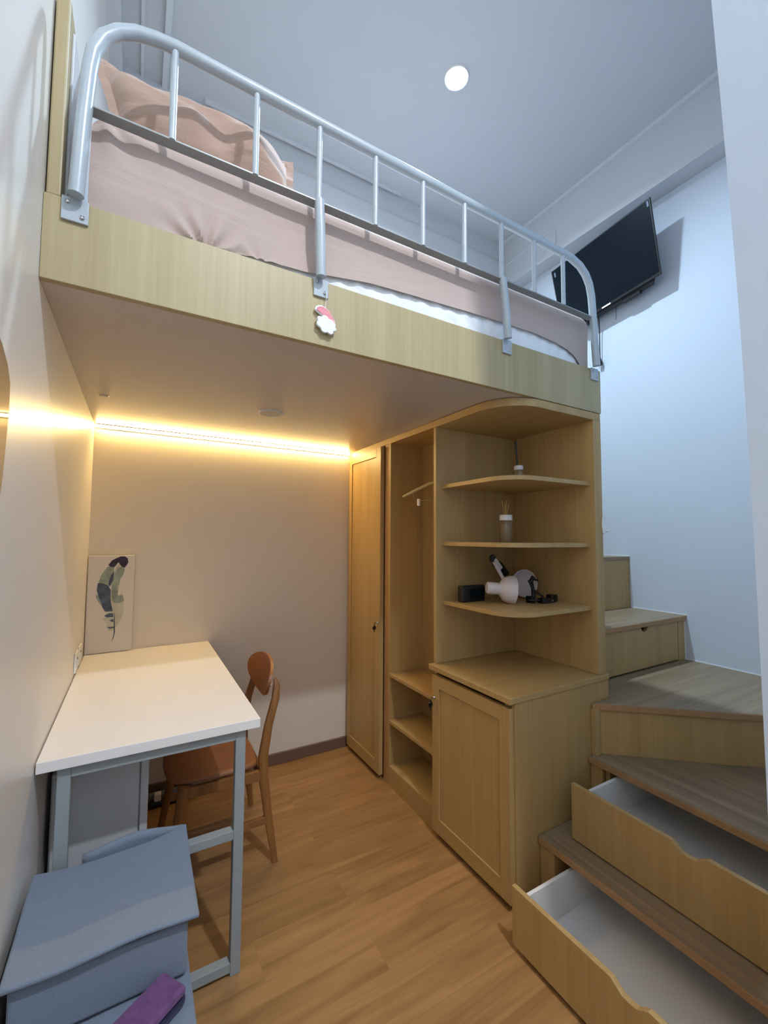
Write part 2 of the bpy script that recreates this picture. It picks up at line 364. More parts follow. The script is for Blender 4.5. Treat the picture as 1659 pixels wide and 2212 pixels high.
def sheet(u, v):
    x = .078+u*(1.915-.078)
    e = min(u, 1-u)*1.83
    sh = 0 if e > .04 else (.04-math.sqrt(max(0, .04**2-(.04-e)**2)))
    if v < .1: y, z = -.03-.0*v, 2.05+(2.31-2.05)*v/.1
    elif v < .45: y, z = -.03-(v-.1)/.35*(1.385-.03-.035), 2.312
    elif v < .55:
        a = (v-.45)/.1*PI/2; y = -1.350-.035*math.sin(a); z = 2.277+.035*math.cos(a)
    else:
        t = (v-.55)/.45; y = -1.385; z = 2.277+(zb(x)-2.277)*t
        k_ = min(1, max(0, (x-.25)/.3)); y += (.010*k_-.004)*math.sin(t*PI)
    z -= sh*.5
    # creases: soft overall, gathered tucks at left
    d = .003*noise.noise(Vector((x*3, y*3, z*6)))
    if v >= .5:
        t = max(0, (v-.55)/.45)
        for cx, cz, R0, am, kf in ((.335, 2.045, .085, .012, 11), (.47, 2.055, .05, .006, 9), (.10, 2.335, .12, .007, 8)):
            rr = math.hypot(x-cx, z-cz); th = math.atan2(z-cz, x-cx)
            d += am*math.exp(-(rr/R0)**2)*min(1, rr/.02)*math.sin(th*kf+2*noise.noise(Vector((x*9, z*9, 2))))
        d += .0015*math.sin(z*45+x*4)*math.exp(-((x-.1)/.12)**2)
        y = max(y-d*.8, -1.396) if z < 2.07 else y-d
    else:
        z += d*1.5+(.012*math.exp(-((x-.13)/.05)**2)*math.sin(y*25+x*40))
    return (x, y, z)
sb = B(); g = sb.grid(sheet, 300, 150)
for col in (g[0], g[-1]):
    try: sb.bm.faces.new(col if col is g[0] else list(reversed(col)))
    except Exception: pass
tag(sb.build('fitted_sheet', 'sheet', smooth=True), 'dusty pink fitted sheet pulled over the loft mattress', 'bed sheet')

PA, PB_, PC, PD = Vector((.125, -1.30, 2.335)), Vector((.045, -1.15, 2.668)), Vector((.615, -1.20, 2.585)), Vector((.575, -1.33, 2.335))
def pil(side):
    def f(u, v):
        p = PA*(1-u)*(1-v)+PD*u*(1-v)+PC*u*v+PB_*(1-u)*v
        n = ((PD-PA).cross(PB_-PA)).normalized()
        if n.y > 0: n = -n
        # inset flange then puff
        a = min(1, max(0, (min(u, 1-u)-.05)/.25)); b = min(1, max(0, (min(v, 1-v)-.07)/.35))
        puff = (math.sin(a*PI/2)*math.sin(b*PI/2))**.65
        w = .014*noise.noise(Vector((u*2.5+v*3, v*4.5-u*3, 1.3+side)))+.010*math.sin((v*5+u*7)+3*noise.noise(Vector((u*3, v*3, 0))))*puff
        edge_w = .012*noise.noise(Vector((u*6, v*6, 5)))
        p = p+n*(side*(.078*puff+w*puff)+edge_w)
        sag = .035*math.sin(u*PI)*v
        hump = .012*math.sin(u*11+1)*v
        return (p.x, p.y, p.z-sag+hump)
    return f
pb = B(); pb.grid(pil(1), 70, 50); pb.grid(pil(-1), 70, 50)
tag(pb.build('pillow', 'pillow', smooth=True, weld=True), 'brown-pink pillow slumped against headboard behind the rail', 'pillow')

# ---------------------------------------------------------------- hanging charm (plain cap and cloud shape)
ch = thing('hanging_charm', (.654, -1.412, 2.03), 'little pink and white felt charm hanging by thread from rail plate', 'ornament')
B().tube([(.6545, -1.4115, 2.034), (.655, -1.4105, 2.01), (.6535, -1.4085, 1.984)], .0008, 6).build('thread', 'thread', ch)
cap = [(.621, 1.972), (.622, 1.979), (.630, 1.986), (.641, 1.989), (.652, 1.986), (.664, 1.978), (.674, 1.966), (.682, 1.953), (.686, 1.940), (.684, 1.934), (.676, 1.938), (.664, 1.946), (.652, 1.955), (.640, 1.961), (.630, 1.966)]
B().prism(cap, 'y', -1.412, -1.405).build('cap_border', 'whitefelt', ch, bevel=.001)
cx0, cz0 = sum(p[0] for p in cap)/len(cap), sum(p[1] for p in cap)/len(cap)
B().prism([(cx0+(x-cx0)*.86, cz0+(z-cz0)*.8+.001) for x, z in cap], 'y', -1.4145, -1.412).build('pink_cap', 'pinkfelt', ch, bevel=.0008)
cl = []
cc = Vector((.655, 1.933))
for i in range(72):
    a = 2*PI*i/72; r = .90+.22*abs(math.sin(a*3.5+.6))
    ex, ez = .029*r*math.cos(a), .0225*r*math.sin(a)
    c_, s_ = math.cos(-.45), math.sin(-.45)
    cl.append((cc.x+ex*c_-ez*s_, cc.y+ex*s_+ez*c_))
B().prism(cl, 'y', -1.4165, -1.4085).build('white_cloud', 'whitefelt', ch, bevel=.0015)

# ---------------------------------------------------------------- wardrobe (tall door and open bay)
FX = 1.41
w = thing('wardrobe', (1.5, -.47, 0), 'oak wardrobe with tall narrow door and open hanging bay', 'wardrobe')
BX = 1.63   # inner back of the open bay
B().box(FX, 1.955, -.93, -.002, 1.845, HC-.001).build('top_board', 'oak_h', w)
B().box(FX, BX, -.035, -.004, .0, 1.845).build('end_stile', 'oak', w, bevel=.001)
B().box(FX+.004, BX, -.512, -.492, 0, 1.845).build('side_panel', 'oak', w)
B().box(FX+.004, BX-.1, -.491, -.450, 0, 1.845).build('filler_strip', 'edge', w)
B().box(BX, BX+.016, -.932, -.004, 0, 1.845).build('back_panel', 'oak', w)
for z in (.568, .322, .084):
    B().box(FX+.002, BX, -.915, -.512, z, z+.018).build('shelf', 'oak_h', w, bevel=.001)
B().box(FX+.002, FX+.020, -.915, -.512, 0, .084).build('plinth', 'oak_h', w)
d = B().box(FX-.018, FX, -.448, -.037, .028, 1.838).build('door', 'oak', w, bevel=.0015)
B().box(FX-.010, FX-.018+.0005, -.448, -.037, .028, .028).build('door_edge', 'edge', d) if False else None
for y0, y1, z0, z1 in ((-.448, -.398, .028, 1.838), (-.075, -.037, .028, 1.838), (-.398, -.075, 1.785, 1.838), (-.398, -.075, .028, .095)):
    B().box(FX-.024, FX-.018, y0, y1, z0, z1).build('door_frame_strip', 'oak' if z1-z0 > 1 else 'oak_h', d, bevel=.0012)
def lock(parent, y, z, n=0):
    B().lathe([(.0085, 0), (.0085, .004), (.006, .007), (0, .007)], (FX-.024, y, z), (-1, 0, 0), 16).build('lock', 'chrome', parent, smooth=True)
    B().box(FX-.046, FX-.031, y-.0012, y+.0012, z-.005, z+.003).build('key', 'chrome', parent)
    k = B().lathe([(0, 0), (.011, .001), (.012, .004), (.010, .006), (0, .006)], (FX-.045, y+.003, z-.028), (0, -1, 0), 16)
    k.box(FX-.047, FX-.043, y-.003, y, z-.028, z-.006); k.box(FX-.047, FX-.043, y-.003, y-.001, z-.052, z-.036)
    k.build('key_fob', 'black', parent, smooth=True)
lock(d, -.424, .845)
B().tube([(BX, -.812, 1.684), (1.522, -.812, 1.684)], .006, 12).build('hanging_peg', 'edge', w, smooth=True)

# wooden hanger, mostly hidden by the shelf upright
hg = thing('coat_hanger', (1.53, -.812, 1.68), 'wooden trouser hanger with metal clips in the open bay', 'coat hanger')
hc = Vector((1.535, -.812, 0)); hd = Vector((-.40, .917, 0)).normalized()
def hp_(a, z): p = hc+hd*a; return (p.x, p.y, z)
B().tube([hp_(.235, 1.540), hp_(.21, 1.548), hp_(.14, 1.574), hp_(.07, 1.598), hp_(0, 1.608), hp_(-.06, 1.600), hp_(-.095, 1.590)], [.006, .0085, .0095, .0095, .0095, .009, .008], 10).build('shoulder_bar', 'oak_pale', hg, smooth=True)
B().tube([hp_(0, 1.61), hp_(0, 1.655), hp_(.010, 1.672), hp_(.012, 1.684), hp_(0, 1.695), hp_(-.012, 1.684)], .002, 8).build('hook', 'chrome', hg, smooth=True)
B().tube([hp_(.17, 1.562), hp_(.165, 1.53), hp_(.155, 1.514), hp_(-.08, 1.514), hp_(-.085, 1.53)], .0016, 8).build('trouser_wire', 'chrome', hg, smooth=True)
p_ = hp_(.135, 1.5)
B().box(p_[0]-.006, p_[0]+.006, p_[1]-.007, p_[1]+.007, 1.488, 1.524).build('clip', 'plastic', hg, bevel=.002)
p_ = hp_(-.05, 1.5)
B().box(p_[0]-.006, p_[0]+.006, p_[1]-.007, p_[1]+.007, 1.488, 1.524).build('clip', 'plastic', hg, bevel=.002)

# ---------------------------------------------------------------- corner shelf unit
u = thing('corner_shelf_unit', (1.65, -1.15, .745), 'oak open corner shelves with rounded fronts above the base cabinet', 'shelf unit')
def rounded(x0, x1, y0, y1, r, r2=None):   # rounded at the near-left corner (x0, y0)
    return [(x0, y1)]+[(x0, y0+r)]+arc(x0+r, y0+r, r, PI, 1.5*PI, 12)[1:]+[(x1, y0), (x1, y1)]
B().prism(rounded(FX-.005, 1.968, -1.397, -.915, .17), 'z', 1.842, HC-.002).build('top_board', 'oak_h', u, bevel=.001)
for z in (1.553, 1.284, 1.012):
    B().prism(rounded(FX+.035, 1.918, -1.372, -.934, .13), 'z', z, z+.018).build('shelf', 'oak_h', u, bevel=.001)
B().box(FX, 1.918, -.934, -.915, .745, 1.842).build('upright_panel', 'oak', u, bevel=.001)
B().box(1.918, 1.970, -1.3965, -.915, .7445, 1.842).build('side_panel', 'oak', u, bevel=.001)

# base cabinet
c = thing('base_cabinet', (1.65, -1.15, 0), 'oak base cabinet with framed door beneath the corner shelves', 'cabinet')
B().prism([(FX-.03, -1.409), (FX-.03, -.915), (1.971, -.915), (1.971, -1.409)], 'z', .722, .744).build('top_board', 'oak_hx', c, bevel=.0015)
B().box(FX, 1.970, -1.405, -1.387, 0, .721).build('side_panel', 'oak', c, bevel=.001)
B().box(FX+.03, 1.84, -1.387, -.917, 0, .05).build('base', 'oak_h', c)
B().box(FX+.005, 1.84, -.934, -.917, .05, .721).build('inner_panel', 'oak', c)
d2 = B().box(FX-.018, FX, -1.398, -.935, .028, .702).build('door', 'oak', c, bevel=.0015)
for y0, y1, z0, z1 in ((-1.398, -1.350, .028, .702), (-.983, -.935, .028, .702), (-1.350, -.983, .650, .702), (-1.350, -.983, .028, .092)):
    B().box(FX-.024, FX-.018, y0, y1, z0, z1).build('door_frame_strip', 'oak' if z1-z0 > .5 else 'oak_h', d2, bevel=.0012)
lock(d2, -.950, .604)

# white adhesive hook on side panel edge
hk = thing('wall_hook', (1.97, -1.397, 1.38), 'small white adhesive hook on the shelf unit outer side', 'hook')
B().prism([(1.962, 1.350), (1.968, 1.340), (1.976, 1.340), (1.983, 1.350), (1.986, 1.38), (1.983, 1.408), (1.976, 1.418), (1.968, 1.418), (1.962, 1.408), (1.959, 1.38)], 'y', -1.404, -1.397).build('back_plate', 'hook', hk, bevel=.002)
B().tube([(1.975, -1.403, 1.356), (1.985, -1.410, 1.353), (1.998, -1.412, 1.364), (2.006, -1.412, 1.380)], [.004, .004, .0035, .0025], 10).build('prong', 'hook', hk, smooth=True)

# ---------------------------------------------------------------- things on the shelves
def diffuser(name, x, y, z, r, h, caph, label, liquid, hasreeds):
    t = thing(name, (x, y, z), label, 'diffuser')
    bt = B().lathe([(0, 0), (r*.95, 0), (r, .003), (r, h*.80), (r*.62, h*.93), (r*.6, h), (r*.52, h), (r*.55, h*.92), (r*.9, h*.78), (r*.9, .006), (0, .006)], (x, y, z), seg=24).build('bottle', 'clear', t, smooth=True)
    B().lathe([(0, .007), (r*.87, .007), (r*.87, h*liquid), (0, h*liquid)], (x, y, z), seg=24).build('liquid', 'oil', bt, smooth=True)
    return t
t = diffuser('reed_diffuser', 1.70, -1.17, 1.572, .021, .062, .02, 'short glass diffuser bottle with rounded white cap, top shelf', .3, 0)
B().lathe([(0, .058), (.018, .058), (.021, .062), (.021, .074), (.017, .079), (.005, .079), (0, .079)], (1.70, -1.17, 1.572), seg=24).build('cap', 'lampwhite', t, smooth=True)
B().tube([(1.70, -1.17, 1.60), (1.694, -1.168, 1.66), (1.688, -1.165, 1.765)], .004, 10).build('stick', 'black', t, smooth=True)
t = thing('reed_diffuser', (1.668, -1.12, 1.302), 'tall frosted glass diffuser with thin reeds, middle shelf', 'diffuser')
q = (1.668, -1.12, 1.302)
bt = B().lathe([(0, 0), (.027, 0), (.029, .002), (.029, .098), (.027, .1), (.025, .098), (.025, .005), (0, .005)], q, seg=28).build('bottle', 'clear', t, smooth=True)
B().lathe([(0, .0055), (.0245, .0055), (.0245, .016), (0, .016)], q, seg=24).build('liquid', 'oil', bt, smooth=True)
B().lathe([(0, .1), (.029, .1), (.029, .123), (.027, .125), (.006, .125), (0, .125)], q, seg=28).build('cap', 'plastic', t, smooth=True)
for dx, dy, dz in ((-.018, .004, .065), (-.008, -.006, .05), (.010, .004, .068), (.016, -.004, .05), (.002, .008, .058)):
    B().tube([(q[0]+dx*.1, q[1]+dy*.1, q[2]+.02), (q[0]+dx*.3, q[1]+dy*.3, q[2]+.122), (q[0]+dx, q[1]+dy, q[2]+.125+dz)], .0017, 6).build('reed', 'reed', t)

ZS = 1.030
# small black box with a screen
t = thing('black_speaker', (1.57, -1.03, ZS), 'small black rounded box with dark glossy panel, left on lowest shelf', 'speaker')
bx = B().box(1.475, 1.610, -1.045, -1.005, ZS, ZS+.074).build('body', 'black', t, bevel=.008, seg=3)
B().box(1.515, 1.605, -1.047, -1.045, ZS+.012, ZS+.058).build('panel', 'screen', t, bevel=.002)

def shade(b, c, ax, r, h):
    # bell lamp shade: narrow sleeve then flaring bowl, open toward +ax
    pr = [(0, 0), (r*.34, 0), (r*.42, h*.05), (r*.42, h*.46), (r*.50, h*.50), (r*.80, h*.62), (r*.97, h*.84), (r, h), (r*.95, h), (r*.90, h*.88), (r*.72, h*.72), (r*.3, h*.55), (0, h*.52)]
    return b.lathe(pr, c, ax, 32)
t = thing('desk_lamp', (1.70, -1.16, ZS), 'white bell-shaped lamp lying on its side, front of the lowest shelf', 'lamp', 'clip lamps on the lowest shelf')
A1 = Vector((1, -.55, -.10)).normalized()
o = shade(B(), (1.560, -1.105, ZS+.070), A1, .064, .122).build('lamp_shade', 'lampwhite', t, smooth=True)
B().lathe([(0, 0), (.012, .003), (.024, .02), (.028, .04), (.022, .06), (0, .07)], Vector((1.560, -1.105, ZS+.070))+A1*.06, A1, 20).build('bulb', 'plastic', t, smooth=True)
B().bar((1.655, -1.125, ZS+.09), (1.620, -1.09, ZS+.185), .010, .012, .012, .014).build('arm', 'lampwhite', t, bevel=.002)
B().bar((1.620, -1.09, ZS+.195), (1.665, -1.085, ZS+.150), .022, .018).build('upper_arm', 'lampwhite', t, bevel=.003)
B().lathe([(0, 0), (.016, 0), (.018, .006), (.016, .012), (0, .012)], (1.612, -1.085, ZS+.198), (0, -1, 0), 18).build('joint', 'black', t, smooth=True)
B().box(1.74, 1.765, -1.20, -1.165, ZS, ZS+.03).build('clamp', 'black', t, bevel=.003)
B().tube([(1.735, -1.19, ZS+.012), (1.77, -1.215, ZS+.014), (1.80, -1.21, ZS+.03), (1.77, -1.18, ZS+.06), (1.755, -1.17, ZS+.1)], .005, 8).build('cord', 'black', t, smooth=True)
t = thing('desk_lamp', (1.83, -1.08, ZS), 'white lamp with round open shade facing out, against the side panel', 'lamp', 'clip lamps on the lowest shelf')
A2 = Vector((-.35, -1, .12)).normalized()
cA = Vector((1.832, -1.065, ZS+.072))
shade(B(), cA-A2*.06, A2, .066, .085).build('lamp_shade', 'lampwhite', t, smooth=True)
B().tube([(1.76, -1.03, ZS+.12), (1.70, -1.04, ZS+.165), (1.655, -1.06, ZS+.17)], [.016, .018, .014], 12).build('arm', 'black', t, smooth=True)
B().tube([(1.80, -1.16, ZS+.115), (1.787, -1.155, ZS+.09), (1.805, -1.15, ZS+.06), (1.80, -1.16, ZS+.02)], [.009, .011, .008, .010], 10).build('bracket', 'black', t, smooth=True)
B().bar((1.785, -1.17, ZS+.105), (1.825, -1.16, ZS+.095), .010, .010).build('knob_bar', 'black', t, bevel=.002)
t = thing('lamp_clamp', (1.86, -1.2, ZS), 'black clamp base with cable lying at right on the lowest shelf', 'clamp')
B().box(1.775, 1.86, -1.235, -1.20, ZS, ZS+.022).build('jaw', 'black', t, bevel=.004)
B().box(1.845, 1.885, -1.225, -1.19, ZS, ZS+.034).build('handle', 'black', t, bevel=.005)
B().lathe([(0, 0), (.005, 0), (.005, .003), (0, .003)], (1.832, -1.236, ZS+.012), (0, -1, 0), 12).build('screw', 'chrome', t, smooth=True)
B().tube([(1.88, -1.20, ZS+.006), (1.90, -1.185, ZS+.004), (1.912, -1.19, ZS+.004)], .004, 8).build('cord', 'black', t, smooth=True)

# ---------------------------------------------------------------- staircase
st = thing('staircase', (2.2, -1.6, 0), 'winding oak storage stairs with grey-brown treads and drawers', 'staircase')
T = .022; YP = -2.176; YS = -1.408
# step 1
B().box(1.522, 1.95, YP, YS, .208, .208+T).build('tread', 'tread', st, bevel=.002)
# tread nosings are a warmer edge band
B().box(1.518, 1.522, YP, YS, .206, .206+T).build('nosing', 'edge', st, bevel=.001)
s1 = B().box(1.530, 1.90, YS-.06, YS-.044, 0, .206); s1.box(1.530, 1.548, YS-.044, YS, 0, .206); s1.build('end_panel', 'oak', st)
B().box(1.88, 1.898, YP, YS, 0, .206).build('inner_riser', 'drawer', st)
# step 2
B().prism([(1.825, YP), (1.825, YS), (2.30, YS), (2.42, YP)], 'z', .418, .418+T).build('tread', 'tread', st, bevel=.002)
B().box(1.821, 1.825, YP, YS, .416, .416+T).build('nosing', 'edge', st, bevel=.001)
s2 = B().box(1.835, 1.853, YS-.05, YS, .23, .416); s2.box(1.853, 2.2, YS-.07, YS-.052, .23, .416); s2.build('end_panel', 'oak', st)
B().box(2.18, 2.198, YP, YS, .23, .416).build('inner_riser', 'drawer', st)
# step 3: winder with curved nosing
nose = [(1.850, -1.4085), (1.875, -1.425), (1.905, -1.448), (1.995, -1.523), (2.103, -1.616), (2.219, -1.718), (2.346, -1.815), (2.60, -1.98), (2.84, YP)]
top3 = nose+[(XW-.002, YP), (XW-.002, -1.20), (1.973, -1.20), (1.973, -1.4085)]
B().prism(top3, 'z', .622, .622+T).build('tread', 'treadx', st, bevel=.002)
r3 = B()
for (a, b) in zip(nose, nose[1:]):
    a_ = (a[0]+.0, a[1]); b_ = (b[0]+.0, b[1])
    r3.prism([(a_[0]-.003, a_[1]-.003), (b_[0]-.003, b_[1]-.003), (b_[0]+.003, b_[1]+.003), (a_[0]+.003, a_[1]+.003)], 'z', .620, .620+T)
r3.build('nosing', 'edge', st)
rb = [(x+.001, y-.004) for x, y in nose]
r3 = B()
r3.prism([(x+.006, y+.008) for x, y in rb]+[(x+.02, y+.024) for x, y in reversed(rb)], 'z', .4405, .6215)
r3.build('curved_riser', 'oak', st)
B().box(1.846, 1.872, -1.427, -1.406, .441, .6215).build('corner_post', 'oak', st)
# step 4
Y4 = -1.262; Y5 = -.957
B().box(1.972, XW-.002, Y5, Y4-.01, .868, .868+T).build('tread', 'treadx', st, bevel=.002)
B().box(1.972, XW-.002, Y4-.014, Y4-.010, .866, .866+T).build('nosing', 'edge', st, bevel=.001)
B().box(2.845, XW-.002, Y4, Y4+.018, .644, .866).build('end_panel', 'oak', st)
B().box(1.974, 2.844, Y4+.018, Y4+.03, .645, .866).build('gap_shade_board', 'black', st)  # painted black so the gaps round the drawer look shaded
f = [(1.985, .653), (2.836, .653), (2.836, .862)]+[(2.545, .862), (2.54, .855), (2.528, .842), (2.51, .836), (2.492, .842), (2.48, .855), (2.475, .862)]+[(1.985, .862)]
dr = B().prism(f, 'y', Y4-.002, Y4+.016).build('drawer', 'oak', st, bevel=.001)
B().box(2.47, 2.55, Y4+.0175, Y4+.019, .83, .864).build('notch_shade', 'black', dr)  # black sheet standing in for shade behind the finger notch
# step 5, 6
B().box(1.972, XW-.002, -.66, Y5-.006, 1.188, 1.188+T).build('tread', 'treadx', st, bevel=.002)
B().box(1.972, XW-.002, Y5, Y5+.018, .89, 1.188).build('riser', 'oak', st)
B().box(1.972, XW-.002, -.36, -.666, 1.50, 1.50+T).build('tread', 'treadx', st, bevel=.002)
B().box(1.972, XW-.002, -.66, -.642, 1.21, 1.50).build('riser', 'oak', st)
# filler between cabinet and stair body

cb = B().box(XW-.003, XW, YP, Y4, .644, .648).box(XW-.003, XW, Y4-.014, Y5, .890, .894).box(XW-.003, XW, Y5-.006, -.66, 1.21, 1.214)
cb.box(XW-.003, XW, Y4-.004, Y4, .648, .868).box(XW-.003, XW, Y5-.010, Y5-.006, .894, 1.19)
struct(cb, 'trim_9', 'white', 'thin white sealant line stepping along the wall beside the stairs', 'sealant line')
# pulled-out drawers
def notch(y0, y1, z0, z1, yc, hw=.042, dep=.022):
    pr = [(y1, z0), (y1, z1)]
    pr += [(yc+hw+.006, z1), (yc+hw*.8, z1-dep*.45), (yc+hw*.45, z1-dep*.9), (yc, z1-dep), (yc-hw*.45, z1-dep*.85), (yc-hw*.8, z1-dep*.35), (yc-hw-.004, z1)]
    pr += [(y0, z1), (y0, z0)]
    return pr
def open_drawer(xf, y0, y1, z0, z1, xb, yc, iz):
    dr = B().prism(notch(y0, y1, z0, z1, yc), 'x', xf, xf+.016).build('drawer', 'oak', st, bevel=.0015)
    L = y1-.028; R_ = y0+.028
    b = B(); b.box(xf+.016, xb, L-.012, L, z0+.02, iz); b.box(xf+.016, xb, R_, R_+.012, z0+.02, iz)
    b.box(xb-.012, xb, R_+.012, L-.012, z0+.02, iz); b.box(xf+.016, xb-.012, R_+.012, L-.012, z0+.02, z0+.032)
    b.build('drawer_box', 'drawer', dr, bevel=.001)
    r = B().box(xf+.12, xb, L+.001, L+.010, z0+.05, z0+.09); r.build('runner', 'plastic', dr)
    return dr
open_drawer(1.295, -2.165, -1.490, .018, .198, 1.86, -1.872, .178)
open_drawer(1.610, -2.165, -1.482, .236, .428, 2.16, -1.868, .402)

# ---------------------------------------------------------------- desk
ds = thing('desk', (.28, -.58, 0), 'white topped desk with grey square metal frame against the left wall', 'desk')
DW = .560; DL = 1.150
B().box(.003, DW, -DL, -.003, .722, .75).build('tabletop', 'white', ds, bevel=.0015)
def leg_frame(y):
    for x0 in (.045, .490):
        B().box(x0, x0+.030, y-.015, y+.015, .0, .720).build('leg', 'deskframe', ds, bevel=.002)
    B().box(.075, .490, y-.015, y+.015, .690, .720).build('top_bar', 'deskframe', ds, bevel=.002)
    B().box(.075, .490, y-.015, y+.015, .395, .422).build('cross_bar', 'deskframe', ds, bevel=.002)
    B().box(.075, .490, y-.015, y+.015, .012, .040).build('bottom_bar', 'deskframe', ds, bevel=.002)
    for x0 in (.048, .493):
        B().box(x0, x0+.024, y-.012, y+.012, .0, .004).build('foot_pad', 'black', ds)
leg_frame(-1.118); leg_frame(-.06)
B().box(.046, .072, -1.10, -.075, .695, .720).build('side_bar', 'deskframe', ds, bevel=.002)
B().box(.492, .518, -1.10, -.075, .695, .720).build('side_bar', 'deskframe', ds, bevel=.002)

# small cabinet under the desk
k = thing('small_cabinet', (.14, -.8, 0), 'plain grey-white small cabinet tucked under the desk front', 'cabinet')
B().box(.012, .240, -.94, -.60, .0, .62).build('body', 'cabinet_grey', k, bevel=.003)
B().box(.240, .262, -.952, -.60, .0, .62).build('side_panel', 'cabinet_grey', k, bevel=.002)
B().box(.016, .236, -.948, -.94, .01, .61).build('door', 'cabinet_grey', k, bevel=.002)

# ---------------------------------------------------------------- chair (faces the desk, -x)
chair = thing('dining_chair', (.5, -.54, 0), 'brown wooden chair with tan seat and oval back, tucked under desk', 'chair')
SZ = .392
seatpts = []
YN, YFAR = -.715, -.345
outl = [(.335, -.64), (.345, -.675), (.375, -.700), (.45, -.716), (.56, -.722), (.655, -.712), (.672, -.69), (.678, -.62), (.682, -.53), (.678, -.44), (.672, -.37), (.655, -.348), (.56, -.338), (.45, -.344), (.375, -.360), (.345, -.385), (.335, -.42), (.325, -.53)]
def seatgrid(u, v): pass
sb = B()
n = len(outl); cxs, cys = .5, -.53
rings = []
for s_, dz in ((1.0, -.022), (1.01, -.012), (1.0, -.003), (.95, .003), (.75, .0), (.4, -.006)):
    rings.append([sb.bm.verts.new((cxs+(x-cxs)*s_, cys+(y-cys)*s_, SZ+dz)) for x, y in outl])
sb.bm.faces.new(rings[0]); sb.bm.faces.new(list(reversed(rings[-1])))
for A, Dd in zip(rings, rings[1:]):
    for i in range(n): sb.bm.faces.new([A[i], A[(i+1) % n], Dd[(i+1) % n], Dd[i]])
so = sb.build('seat', 'seat', chair, smooth=True); ssub = so.modifiers.new('s', 'SUBSURF'); ssub.levels = 1; ssub.render_levels = 2
for sgn, yb, yf in ((-1, -.722, -.745), (1, -.345, -.320)):
    # rear leg runs on into the back post
    P = [(.735, yf, 0), (.712, yb, .16), (.688, yb, .33), (.684, yb, .42), (.704, yb-.002*sgn, .54), (.733, yb-.010*sgn, .64), (.740, yb-.018*sgn, .69), (.734, yb-.024*sgn, .718)]
    W_ = [.022, .030, .036, .037, .032, .030, .026, .014]
    b = B(); rr = []
    for i, p in enumerate(P):
        t_ = (Vector(P[min(i+1, len(P)-1)])-Vector(P[max(0, i-1)])).normalized()
        bb = Vector((t_.z, 0, -t_.x)).normalized(); aa = Vector((0, 1, 0))
        wv = W_[i]
        rr.append([b.bm.verts.new(Vector(p)+bb*wv*.5*cx_+aa*wv*.38*cy_) for cx_, cy_ in ((-1, -.6), (-.6, -1), (.6, -1), (1, -.6), (1, .6), (.6, 1), (-.6, 1), (-1, .6))])
    for A, Dd in zip(rr, rr[1:]):
        for i in range(8): b.bm.faces.new([A[i], A[(i+1) % 8], Dd[(i+1) % 8], Dd[i]])
    b.bm.faces.new(rr[0]); b.bm.faces.new(rr[-1])
    b.build('rear_leg', 'walnut', chair, smooth=True)
    b = B().tube([(.335, yf*.97-.02, 0), (.368, yb*.965-.015, .2), (.392, yb*.955-.02, SZ-.02)], [.013, .018, .022], 12); b.build('front_leg', 'walnut', chair, smooth=True)
    B().bar((.395, yb*.955-.02, SZ-.045), (.680, yb, SZ-.045), .02, .040).build('seat_rail', 'walnut', chair, bevel=.002)
    B().bar((.362, yb*.97-.02, .155), (.705, yb-.0, .165), .018, .028).build('stretcher', 'walnut', chair, bevel=.002)
B().bar((.385, -.70, SZ-.045), (.385, -.355, SZ-.045), .02, .04, side=(1, 0, 0)).build('seat_rail', 'walnut', chair, bevel=.002)
B().bar((.680, -.71, SZ-.045), (.680, -.355, SZ-.045), .02, .04, side=(1, 0, 0)).build('seat_rail', 'walnut', chair, bevel=.002)
bk = B()
def backf(off):
    def f(u, v):
        a = u*2*PI; r = v
        y = math.cos(a)*r; z = math.sin(a)*r
        # squircle-like oval, wider at the top
        yy = y*.184*(1+.10*z); zz = z*.082
        curve = -.030*(abs(y)**2)
        x = .690-curve*-1.0+off
        return (x+.036+.014*z, -.533+yy, .698+zz)
    return f
n1, n2 = 48, 8
for off in (0, .013):
    c0 = bk.bm.verts.new(backf(off)(0, 0)); prev = None
    for j in range(1, n2+1):
        ring = [bk.bm.verts.new(backf(off)(i/n1, j/n2)) for i in range(n1)]
        for i in range(n1):
            if prev is None: bk.bm.faces.new([c0, ring[i], ring[(i+1) % n1]])
            else: bk.bm.faces.new([prev[i], ring[i], ring[(i+1) % n1], prev[(i+1) % n1]])
        prev = ring
    if off == 0: r0 = prev
    else:
        for i in range(n1): bk.bm.faces.new([r0[i], r0[(i+1) % n1], prev[(i+1) % n1], prev[i]])
back = bk.build('backrest', 'seat', chair, smooth=True)
B().lathe([(.006, 0), (.006, .002), (0, .004)], (.712, -.722, .70), (-.1, -1, 0), 14).build('bolt', 'chrome', back, smooth=True)

# ---------------------------------------------------------------- feather canvas
cv = thing('canvas_picture', (.1, -.02, .75), 'pale canvas with blue-green watercolour feather standing on the desk corner', 'picture')
B().box(.004, .197, -.028, -.008, .752, 1.222).build('canvas', 'canvas', cv, bevel=.0015)
